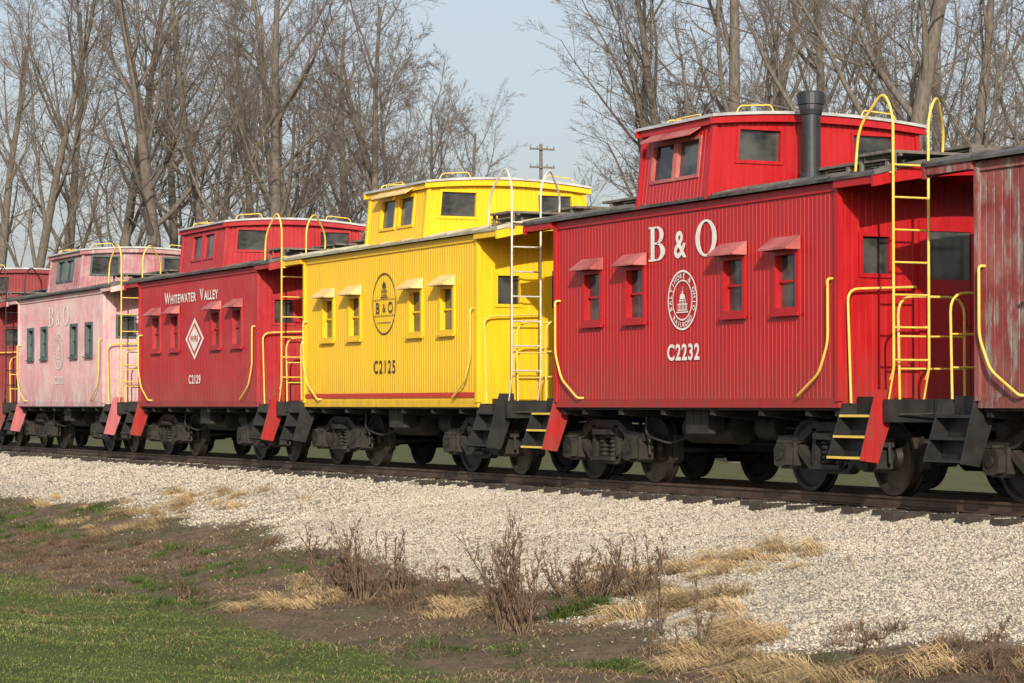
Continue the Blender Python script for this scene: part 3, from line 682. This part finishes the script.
# ------------------------------------------------------------------ track
prof=[(-.065,-.122),(.065,-.122),(.065,-.112),(.011,-.098),(.011,-.036),(.034,-.028),(.034,-.005),(.028,0),(-.028,0),(-.034,-.005),(-.034,-.028),(-.011,-.036),(-.011,-.098),(-.065,-.112)]
for sy in(-1,1):
    mb=MB(); mb.prism([(sy*.755+a,b) for a,b in prof],-140,4,'x'); o=mb.make('rail',None,(RAILM,)); o['label']='rusty brown steel rail spiked to wooden ties'; o['category']='rail'; o['group']='rails of the track'
mb=MB(); mb.box((-.115,-1.40,-.30),(.115,1.40,-.128))
for y in(-.755,.755): mb.box((-.09,y-.13,-.130),(.09,y+.13,-.1235),1)
tie=mb.make('railroad_tie',None,(TIE,RUST)); k=0
for i in range(120):
    o=tie if i==0 else tie.copy()
    if i: COL.objects.link(o)
    o.location=(TIEX0-TP*i+random.gauss(0,.012),random.gauss(0,.07),random.gauss(0,.003)); o.rotation_euler=(0,0,random.gauss(0,.014))
    o['label']='dark creosoted wooden tie bedded in gravel'; o['category']='railroad tie'; o['group']='ties under the track'

# ------------------------------------------------------------------ trees
def bark():
    t=NT('tree_bark'); p=t.coord((6,6,1.5)); n=t.noise(p,2,7,.7)
    t.l(t.mix(t.rng(n,.3,.7),(.058,.048,.040),(.19,.162,.135)),t.b.inputs['Base Color']); t.b.inputs['Roughness'].default_value=.95; t.bump(n,.5,.03); return t.m
BARK=bark(); TWIG=plain('twig_bark',(.135,.110,.092),.95,0,.3,2,None,0)
def tree_meshes(seed,H,r0,fork,bushy=False,dens=1.0):
    rd=random.Random(seed); T=MB(); C=MB()
    def grow(p,d,L,r,lv):
        n=(10,7,5,3,2)[lv]; pts=[p.copy()]; ds=[d.copy()]
        wob=(.045,.10,.14,.18,.2)[lv]
        for i in range(n):
            d=(d+Vector((rd.gauss(0,wob),rd.gauss(0,wob),rd.gauss(0,wob*.6)+(.06,.10,.06,.04,.02)[lv]))).normalized()
            p=p+d*L/n; pts.append(p.copy()); ds.append(d.copy())
        rs=[max(.006,r*(1-(.78 if lv<3 else .6)*i/n)) for i in range(n+1)]
        (T if lv<2 else C).tube(pts,rs,(9,6,4,3,3)[lv],0,False)
        if lv==4: return
        nc=(17 if bushy else 14) if lv==0 else int((8,7,5)[lv-1]*dens+.5)
        st=fork if lv==0 else .22
        for k in range(nc):
            f=st+(1-st)*(k+rd.random())/nc; i=min(n-1,int(f*n)); q=pts[i].lerp(pts[i+1],f*n-i); dd=ds[i]
            ax=Vector((rd.gauss(0,1),rd.gauss(0,1),rd.gauss(0,.4))); ax=(ax-dd*ax.dot(dd)).normalized()
            ang=math.radians(rd.uniform(22,52) if lv==0 else rd.uniform(22,58))
            nd=(dd*math.cos(ang)+ax*math.sin(ang)).normalized()
            if lv==0: LL=H*rd.uniform(.26,.46)*(1.15-.6*f)
            else: LL=L*rd.uniform(.35,.62)*(1.1-.5*f)
            grow(q,nd,LL,min(rs[i]*.46,r*.36) if lv<2 else rs[i]*.5,lv+1)
    grow(Vector((0,0,-.2)),Vector((rd.gauss(0,.05),rd.gauss(0,.05),1)).normalized(),H,r0,0)
    out=[]
    for m,nm,mt in((T,'trunk',BARK),(C,'crown',TWIG)):
        me=bpy.data.meshes.new(nm); me.from_pydata(m.v,[],m.f); me.polygons.foreach_set('use_smooth',m.sm); me.update(); me.materials.append(mt); out.append(me)
    return out
VAR=[tree_meshes(11,21,.35,.28),tree_meshes(23,22,.32,.32),tree_meshes(35,20,.28,.24),tree_meshes(47,23,.42,.30),tree_meshes(59,14,.18,.12,True),tree_meshes(71,13,.16,.10,True)]
def tree(px,Zd,var,s=1.0,rz=None,lab='tall bare deciduous tree with brown trunk behind the track'):
    L=(px-512)/F*Zd; x=-F/R*Zd+VX/R*L; y=CAMY+VX/R*Zd+F/R*L
    if y<5: y=5+random.random()*3
    o=bpy.data.objects.new('tree',None); COL.objects.link(o); o.location=(x,y,-.7); o.rotation_euler=(random.gauss(0,.03),random.gauss(0,.03),random.uniform(0,6.28) if rz is None else rz); o.scale=(s,s,s)
    o['label']=lab; o['category']='tree'; o['group']='bare trees behind the track'
    for me,nm in zip(VAR[var],('trunk','crown')):
        c=bpy.data.objects.new(nm,me); COL.objects.link(c); c.parent=o
LF=[(-40,125,1,.95),(22,120,2,1.1),(58,130,0,1.05),(100,125,1,1.1),(140,112,3,1.0),(178,140,0,1.1),(232,125,1,1.05),(272,110,0,1.05),(300,135,1,1.05),
    (15,165,3,1.1),(85,160,2,1.15),(205,165,2,1.2),(255,160,3,1.05),(325,125,2,1.1),(352,140,0,1.05),(385,118,1,.95),(436,122,2,.95),(465,140,0,.80),
    (392,150,5,1.6),(345,150,4,1.45),(440,150,4,1.35),(482,150,5,1.1),(505,170,4,1.0),
    (672,80,2,.74),(694,74,1,.72),(738,70,0,.84),(770,86,3,.78),(858,80,2,.92),(912,60,3,.76),(945,95,0,.9),(962,70,1,.78),(995,84,2,.92),(1035,76,0,.88),
    (720,130,4,1.15),(765,125,5,1.25),(815,130,4,1.2),(890,140,5,1.3),(980,130,4,1.2),(1080,100,3,1),(690,160,4,1.0),
    (560,300,5,.85),(530,280,4,.75),(600,290,5,.85),(640,240,4,.85),(580,320,4,.85)]
for q in LF:
    bush=q[2]>3; tree(*q,lab='bare bushy tree with dense fine twigs behind the track' if bush else 'tall bare deciduous tree with brown trunk behind the track')
# utility pole
mb=MB(); Zd=140; L=(541-512)/F*Zd; x=-F/R*Zd+VX/R*L; y=CAMY+VX/R*Zd+F/R*L
mb.tube([(0,0,0),(0,0,16.0)],[.15,.09],10)
o=mb.make('utility_pole',None,(WOODG,)); o.location=(x,y,-.7); o['label']='wooden utility pole with crossarms among the trees'; o['category']='utility pole'
for z in(15.7,14.7):
    mb=MB(); mb.box((.12,-.75,z-.05),(.20,.75,z+.05))
    for yy in(-.7,-.3,.3,.7): mb.tube([(.16,yy,z+.04),(.16,yy,z+.17)],.03,6)
    mb.make('crossarm',o,(WOODG,))

# ------------------------------------------------------------------ light, sky, camera
S=Vector((.87,-.40,.39)).normalized()
sun=bpy.data.lights.new('sun','SUN'); sun.energy=5.0; sun.angle=math.radians(.5); sun.color=(1,.91,.77)
so=bpy.data.objects.new('sun',sun); COL.objects.link(so); so.rotation_euler=S.to_track_quat('Z','Y').to_euler(); so.location=(0,0,30)
w=bpy.data.worlds.new('World'); scene.world=w; w.use_nodes=True; nt=w.node_tree; nt.nodes.clear()
sky=nt.nodes.new('ShaderNodeTexSky'); sky.sky_type='NISHITA'; sky.sun_disc=False; sky.sun_elevation=math.asin(S.z); sky.sun_rotation=math.atan2(S.x,S.y)
sky.air_density=1.0; sky.dust_density=4; sky.ozone_density=1.5; sky.altitude=100
hz=nt.nodes.new('ShaderNodeMix'); hz.data_type='RGBA'; hz.blend_type='ADD'; hz.inputs[0].default_value=1; hz.inputs[7].default_value=(4.1,4.15,4.4,1)
bg=nt.nodes.new('ShaderNodeBackground'); bg.inputs[1].default_value=.085; ou=nt.nodes.new('ShaderNodeOutputWorld')
nt.links.new(sky.outputs[0],hz.inputs[6]); nt.links.new(hz.outputs[2],bg.inputs[0]); nt.links.new(bg.outputs[0],ou.inputs[0])
cam=bpy.data.cameras.new('camera'); cam.sensor_width=36; cam.lens=F*36/1024; cam.clip_end=6000; cam.clip_start=.5
co=bpy.data.objects.new('camera',cam); COL.objects.link(co); co.location=(0,CAMY,CAMZ)
pt=math.atan((HOR-341.5)/F); fw=Vector((-F/R*math.cos(pt),VX/R*math.cos(pt),math.sin(pt))); co.rotation_euler=fw.to_track_quat('-Z','Y').to_euler()
scene.camera=co
scene.view_settings.view_transform='Standard'; scene.view_settings.look='None'; scene.view_settings.exposure=0
